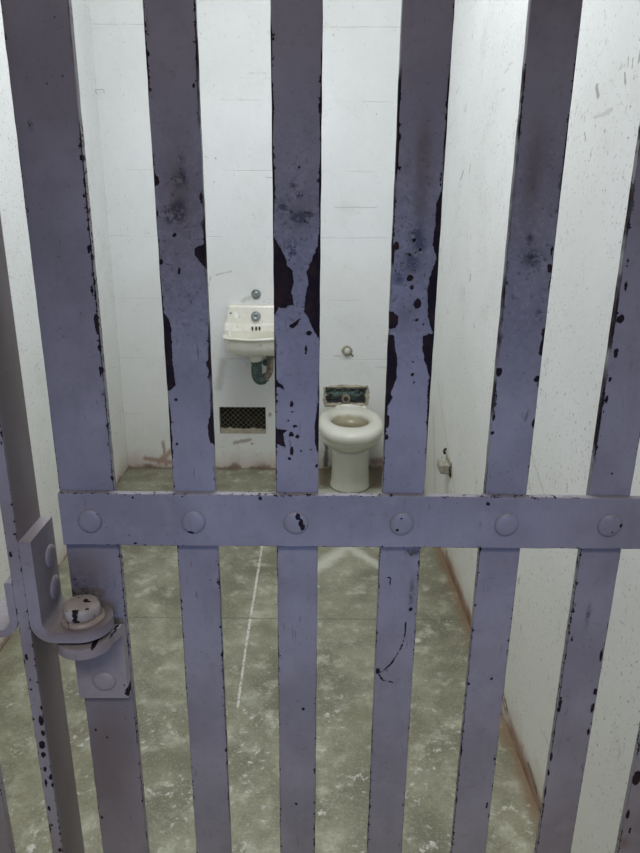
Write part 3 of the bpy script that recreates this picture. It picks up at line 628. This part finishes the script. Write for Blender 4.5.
# ------------------------------------------------------------------ toilet
toil = empty('toilet', (.213, 3.50, 0), 'seatless white porcelain toilet standing against the back wall', 'toilet')
def ring(z, cx, cy, a, f, b, e=2.0, n=56):
    out = []
    for k in range(n):
        t = 2*math.pi*k/n; c, s = math.cos(t), math.sin(t)
        x = math.copysign(abs(c) ** (2/e), c) * a; y = math.copysign(abs(s) ** (2/e), s) * (f if s < 0 else b)
        out.append((cx + x, cy + y, z))
    return out
TX = .2135; TY = 3.475
bm = bmesh.new()
R_ = [ring(.225, TX+.003, 3.505, .100, .118, .13), ring(.245, TX+.002, 3.50, .112, .130, .15), ring(.262, TX+.002, 3.495, .134, .166, .18), ring(.280, TX, 3.49, .153, .206, .22, 2.1),
      ring(.305, TX, 3.485, .164, .230, .245, 2.2), ring(.322, TX, 3.48, .168, .240, .255, 2.2), ring(.331, TX, 3.48, .168, .242, .255, 2.2), ring(.338, TX, 3.48, .172, .252, .258, 2.2), ring(.352, TX, 3.48, .1765, .262, .262, 2.25), ring(.370, TX, 3.48, .178, .264, .262, 2.25),
      ring(.386, TX, 3.48, .175, .259, .260, 2.25), ring(.397, TX, 3.48, .164, .244, .254, 2.2), ring(.402, TX, 3.48, .146, .214, .236, 2.1), ring(.4025, TX, 3.48, .124, .170, .205), ring(.398, TX-.002, 3.476, .110, .138, .170),
      ring(.387, TX-.002, 3.474, .102, .122, .150), ring(.370, TX-.002, 3.473, .100, .117, .142), ring(.350, TX-.002, 3.475, .104, .125, .098), ring(.320, TX, 3.475, .105, .125, .102), ring(.290, TX, 3.48, .092, .108, .090), ring(.262, TX, 3.485, .070, .080, .075)]
loft(bm, R_)
build('bowl', bm, PORC, toil, smooth=True, sub=1)
bm = bmesh.new()
loft(bm, [ring(.0, TX+.006, 3.505, .112, .122, .14), ring(.010, TX+.006, 3.505, .112, .122, .14), ring(.022, TX+.006, 3.505, .107, .117, .14), ring(.06, TX+.006, 3.505, .105, .115, .135), ring(.14, TX+.005, 3.505, .101, .112, .13), ring(.20, TX+.004, 3.505, .100, .112, .13), ring(.235, TX+.003, 3.503, .104, .120, .135)])
build('pedestal', bm, PORC, toil, smooth=True)
bm = bmesh.new(); loft(bm, [ring(.300, TX, 3.478, .094, .112, .094), ring(.302, TX, 3.478, .094, .112, .094)]); build('water', bm, WATER, toil)
bm = bmesh.new()    # trap and outlet behind the pedestal reaching the wall
tube(bm, [(TX, 3.60, .17), (TX, 3.66, .18), (TX, 3.748, .18)], [.06, .062, .062], 24); build('outlet', bm, PORC, toil, smooth=True)
for sx in (-.058, .090):
    bm = bmesh.new(); lathe(bm, [(.016, 0), (.018, .008), (.0165, .018), (.010, .026), (.001, .029)], (TX + sx, 3.700, .382), (0, -.15, 1), 20); build('bolt_cap', bm, PORC, toil, smooth=True)
bm = bmesh.new(); tube(bm, [(TX - .075, 3.703, .392), (TX - .03, 3.706, .402), (TX + .01, 3.706, .402), (TX + .06, 3.704, .395), (TX + .10, 3.70, .390)], [.010, .014, .015, .013, .009], 12); build('back_ridge', bm, PORC, toil, smooth=True)

# flush fittings set in the broken recess
fv = empty('flush_fitting', (.2, YBK + .06, .44), 'corroded greenish pipe fitting in the broken recess behind the toilet', 'pipe fitting')
bm = bmesh.new()
tube(bm, [(.085, YBK+.035, .452), (.12, YBK+.03, .452), (.20, YBK+.02, .455), (.27, YBK+.03, .452), (.318, YBK+.035, .450)], [.020, .024, .020, .022, .017], 14)
for x, z, r in ((.118, .452, .029), (.165, .456, .026), (.24, .456, .025), (.285, .454, .028)):
    lathe(bm, [(r*.8, -.012), (r, -.008), (r, .008), (r*.8, .012)], (x, YBK+.03, z), (1, .1, 0), 8)
for k in range(12):
    x = .12 + k*.015; bmesh.ops.create_icosphere(bm, subdivisions=1, radius=.008 + .005*random.random(), matrix=Matrix.Translation((x, YBK + .01 + .01*random.random(), .470 + .012*math.sin(k*2.1))))
build('manifold', bm, VERDI, fv)
bm = bmesh.new(); lathe(bm, [(.012, .012), (.014, -.002), (.024, -.002), (.026, .010), (.026, .035)], (.200, YBK-.014, .437), (0, 1, 0), 22); build('outlet_nut', bm, RUSTY, fv, smooth=False)
bm = bmesh.new(); lathe(bm, [(.013, 0), (.013, .004)], (.200, YBK-.017, .437), (0, 1, 0), 16); build('outlet_hole', bm, SLOT, fv)
for x in (.112, .292):
    bm = bmesh.new(); lathe(bm, [(.012, 0), (.012, .02)], (x, YBK-.002, .452), (0, 1, 0), 6); build('port', bm, SLOT, fv)
# ragged plaster around the recess
bm = bmesh.new()
def ragged(bm, x0, x1, z0, z1, y, n=44, w=.014):
    per = []
    for k in range(n):
        s = 4 * k / n
        if s < 1: p = (x0 + (x1-x0)*s, z0, 0, -1)
        elif s < 2: p = (x1, z0 + (z1-z0)*(s-1), 1, 0)
        elif s < 3: p = (x1 - (x1-x0)*(s-2), z1, 0, 1)
        else: p = (x0, z1 - (z1-z0)*(s-3), -1, 0)
        per.append(p)
    inner, outer, mid = [], [], []
    for i, (x, z, nx, nz) in enumerate(per):
        a = random.random(); b = random.random()
        inner.append((x - nx*w*(.2+.9*a), y + .008, z - nz*w*(.2+.9*a)))
        mid.append((x + nx*w*.2*b, y - .004, z + nz*w*.2*b))
        outer.append((x + nx*w*(.6 + .8*b), y + .001, z + nz*w*(.6 + .8*b)))
    loft(bm, [inner, mid, outer], False, False)
ragged(bm, REC[0], REC[1], REC[2], REC[3], YBK)
tag(build('recess_edge', bm, RAW), 'ragged broken plaster edge around the recess behind the toilet', 'plaster edge')

# ------------------------------------------------------------------ sink
SX = -.305
sink = empty('sink', (SX, YBK, .74), 'small cream porcelain wall sink between two bars, left of the toilet', 'sink')
bm = bmesh.new()
def rr_ring(pts_y, x0, x1, z, rcorner, nn=6, yb=YBK):
    """D shaped ring: straight at the wall, rounded corners in front"""
    yf = pts_y; fl_ = .018 if yb > 3.7 else .004; out = [(x0 - fl_, yb, z), ]
    for k in range(nn + 1):
        a = math.pi + math.pi/2*k/nn; out.append((x0 + rcorner + rcorner*math.cos(a), yf + rcorner + rcorner*math.sin(a), z))
    xm = (x0+x1)/2
    for q in (.2, .4, .6, .8): out.append((x0 + rcorner + (x1-x0-2*rcorner)*q, yf - .012*math.sin(math.pi*q), z - .003*math.sin(math.pi*q)))
    for k in range(nn + 1):
        a = 1.5*math.pi + math.pi/2*k/nn; out.append((x1 - rcorner + rcorner*math.cos(a), yf + rcorner + rcorner*math.sin(a), z))
    out.append((x1 + fl_, yb, z)); return out
xa, xb = SX - .155, SX + .155
rs = [rr_ring(3.56, xa+.055, xb-.055, .730, .05), rr_ring(3.50, xa+.030, xb-.030, .736, .06), rr_ring(3.462, xa+.012, xb-.012, .756, .05), rr_ring(3.446, xa+.006, xb-.006, .790, .06), rr_ring(3.440, xa+.003, xb-.003, .822, .06), rr_ring(3.438, xa+.002, xb-.002, .830, .06),
      rr_ring(3.430, xa-.004, xb+.004, .833, .062), rr_ring(3.428, xa-.005, xb+.005, .839, .062), rr_ring(3.432, xa-.002, xb+.002, .8445, .06), rr_ring(3.444, xa+.010, xb-.010, .845, .055), rr_ring(3.454, xa+.020, xb-.020, .838, .05, yb=3.66),
      rr_ring(3.465, xa+.03, xb-.03, .80, .05, yb=3.655), rr_ring(3.49, xa+.05, xb-.05, .775, .05, yb=3.64)]
loft(bm, rs)
build('basin', bm, SINK, sink, smooth=True)
bm = bmesh.new()
def back_ring(z, yf, inset):
    inset -= .018 * (.985 - z) / .13
    return [(xa+inset, YBK, z), (xa+inset+.0, yf+.012, z), (xa+inset+.004, yf+.003, z), (xa+inset+.014, yf, z), (xb-inset-.014, yf, z), (xb-inset-.004, yf+.003, z), (xb-inset, yf+.012, z), (xb-inset, YBK, z)]
loft(bm, [back_ring(.800, 3.652, .0), back_ring(.842, 3.652, .0), back_ring(.870, 3.660, .0), back_ring(.8785, 3.667, .001), back_ring(.8800, 3.682, .002), back_ring(.90, 3.690, .003), back_ring(.962, 3.705, .006), back_ring(.970, 3.710, .008), back_ring(.973, 3.718, .010)])
build('back_panel', bm, SINK, sink, bevel=.002)
bm = bmesh.new(); lathe(bm, [(.026, 0), (.027, .008), (.022, .014), (.021, .030), (.017, .036), (.012, .037), (.011, .033), (.001, .033)], (SX, 3.699, .914), (0, -1, .15), 28); build('tap_button', bm, CHROME, sink, smooth=True)
for x in (-.322, -.3015, -.283):
    bm = bmesh.new(); box(bm, x-.0042, x+.0042, 3.646, 3.656, .846, .866); build('overflow_slot', bm, SLOT, sink, bevel=.002)
bm = bmesh.new(); lathe(bm, [(.040, 0), (.037, -.018), (.032, -.036), (.030, -.058), (.027, -.062)], (SX+.004, 3.600, .745), (0, 0, 1), 26); build('drain_spud', bm, SINK, sink, smooth=True)
bm = bmesh.new()
p = [(SX+.006, 3.60, .690), (SX+.006, 3.60, .640)] + arc((SX+.006, 3.60, .625), (SX+.008, 3.60, .570), (SX+.045, 3.615, .585)) [1:]
tube(bm, p, [.026, .030] + [.030]*8, 16)
lathe(bm, [(.030, 0), (.031, .004), (.031, .016), (.028, .02)], (SX+.006, 3.60, .672), (0, 0, 1), 8)
build('trap', bm, VERDI, sink)
bm = bmesh.new(); p = arc((SX+.045, 3.615, .585), (SX+.080, 3.63, .60), (SX+.075, 3.66, .650)) + arc((SX+.075, 3.66, .652), (SX+.075, 3.69, .70), (SX+.075, YBK-.001, .70))[1:]
tube(bm, p, .019, 14)
lathe(bm, [(.024, -.012), (.027, -.008), (.027, .008), (.024, .012)], (SX+.052, 3.617, .590), (.8, .2, .4), 8)
lathe(bm, [(.036, 0), (.034, -.006), (.02, -.010)], (SX+.075, YBK, .70), (0, 1, 0), 20)
build('waste_pipe', bm, RUSTY, sink)
bm = bmesh.new(); lathe(bm, [(.010, 0), (.012, .006), (.012, .012), (.004, .016)], (SX-.055, 3.60, .728), (0, 0, 1), 8); build('bracket_bolt', bm, RUSTY, sink)
# small shut-off beside the trap
bm = bmesh.new(); tube(bm, [(SX+.060, YBK, .655), (SX+.055, 3.70, .655), (SX+.050, 3.67, .665)], .011, 10); lathe(bm, [(.018, 0), (.020, .006), (.018, .012)], (SX+.052, 3.675, .662), (0, -1, .2), 8); build('shutoff_valve', bm, VERDI, sink)

# ring plate on the wall above the sink
bm = bmesh.new(); lathe(bm, [(.027, 0), (.027, .005), (.023, .009), (.019, .006), (.015, .006), (.014, .016), (.010, .019), (.001, .019)], (-.3065, YBK, 1.0290), (0, -1, 0), 28)
o = build('wall_button', bm, CHROME, smooth=True); tag(o, 'round metal push button on the wall just above the sink', 'push button')

# painted stub with a ring over the toilet
stub = empty('wall_stub', (.200, YBK, .716), 'white-painted pipe stub on the wall above the toilet', 'pipe stub')
bm = bmesh.new(); n = 20; rings = []
for rr, hh in ((.030, 0), (.031, .004), (.024, .008), (.0225, .004), (.0215, .003)):
    rings.append([(.200 + rr*(1+.12*mnoise.noise(Vector((k, rr*60, 0))))*math.cos(2*math.pi*k/n), YBK - hh, .716 + rr*(1+.12*mnoise.noise(Vector((k+.5, rr*60, 4))))*math.sin(2*math.pi*k/n)) for k in range(n)])
loft(bm, rings, True, True); build('escutcheon', bm, RAW, stub)
bm = bmesh.new(); lathe(bm, [(.018, 0), (.017, .022), (.012, .026), (.002, .027)], (.202, YBK-.003, .717), (0, -1, 0), 18); build('pipe_end', bm, WPAINT, stub, smooth=True)
bm = bmesh.new(); tube(bm, [(.214, YBK-.008, .706), (.228, YBK-.006, .694), (.236, YBK-.001, .684)], .0035, 8); build('tail', bm, VERDI, stub)

# ------------------------------------------------------------------ vent
vent = empty('wall_vent', ((VENT[0]+VENT[1])/2, YBK+.05, VENT[2]), 'rectangular vent with diamond wire mesh low in the wall under the sink', 'vent')
bm = bmesh.new()
x0, x1, z0, z1 = VENT[0]+.001, VENT[1]-.001, VENT[2]+.001, VENT[3]-.001; yv = YBK + .030; sp = .030; rad = .0015
def clipseg(a, b):
    (xa_, za_), (xb_, zb_) = a, b; t0, t1 = 0.0, 1.0; dx, dz = xb_-xa_, zb_-za_
    for p_, q_ in ((-dx, xa_-x0), (dx, x1-xa_), (-dz, za_-z0), (dz, z1-za_)):
        if abs(p_) < 1e-9:
            if q_ < 0: return None
            continue
        r_ = q_/p_
        if p_ < 0: t0 = max(t0, r_)
        else: t1 = min(t1, r_)
    if t0 >= t1: return None
    return (xa_+dx*t0, za_+dz*t0), (xa_+dx*t1, za_+dz*t1)
k = -20
while k < 40:
    for sgn in (1, -1):
        cx = x0 + k*sp
        s = clipseg((cx, z0), (cx + sgn*(z1-z0), z1))
        if s: tube(bm, [(s[0][0], yv + sgn*.001, s[0][1]), (s[1][0], yv + sgn*.001, s[1][1])], rad, 6)
    k += 1
build('wire_mesh', bm, MESHM, vent)
bm = bmesh.new()
box(bm, x0, x1, YBK+.118, YBK+.122, z0, z1); build('duct_back', bm, DARKIN, vent)
bm = bmesh.new()
for b in ((x0, x0+.003, YBK+.03, YBK+.118, z0, z1), (x1-.003, x1, YBK+.03, YBK+.118, z0, z1), (x0+.003, x1-.003, YBK+.03, YBK+.118, z1-.003, z1), (x0+.003, x1-.003, YBK+.034, YBK+.118, z0, z0+.003)): box(bm, *b)
build('duct_lining', bm, DARKIN, vent)
bm = bmesh.new(); rings = []
for i in range(25):
    x = x0 + (x1-x0)*i/24; h = .004 + .006*mnoise.noise(Vector((x*22, 0, 5)))**2*3
    rings.append([(x, YBK+.003, z0), (x, YBK+.004, z0+.003), (x, YBK+.018, z0+.008+h), (x, YBK+.030, z0+.016+h*1.4), (x, YBK+.030, z0)])
loft(bm, rings); build('dust_sill', bm, DUST, vent)

# ------------------------------------------------------------------ paper holder on the right wall
ph = empty('paper_holder', (XR, 2.70, .43), 'small worn metal paper holder low on the right wall', 'paper holder')
bm = bmesh.new(); box(bm, XR-.006, XR, 2.665, 2.775, .392, .462); build('back_plate', bm, HOLDER, ph, bevel=.002)
bm = bmesh.new()
loft(bm, [[(XR-.006, 2.68, z), (XR-d, 2.685, z), (XR-d, 2.757, z), (XR-.006, 2.762, z)] for z, d in ((.402, .040), (.410, .046), (.436, .048), (.444, .044))])
build('bracket', bm, HOLDER, ph, bevel=.003)
bm = bmesh.new(); tube(bm, [(XR-.004, 2.80, .478), (XR-.012, 2.79, .472), (XR-.012, 2.775, .464)], .006, 8); build('screw_tab', bm, SLOT, ph)
bm = bmesh.new(); tube(bm, [(XR-.006, 2.662, .445), (XR-.012, 2.655, .440), (XR-.010, 2.650, .42), (XR-.005, 2.655, .405)], .004, 8); build('spring_arm', bm, SLOT, ph)

# ------------------------------------------------------------------ bent wire in the left corner
bm = bmesh.new(); tube(bm, [(-1.080, 3.728, 2.012), (-1.078, 3.712, 2.030), (-1.045, 3.742, 2.034), (-1.046, 3.746, 2.018)], .0013, 6)
tag(build('wire_hook', bm, WIRE), 'thin bent wire hook high in the left back corner', 'hook')
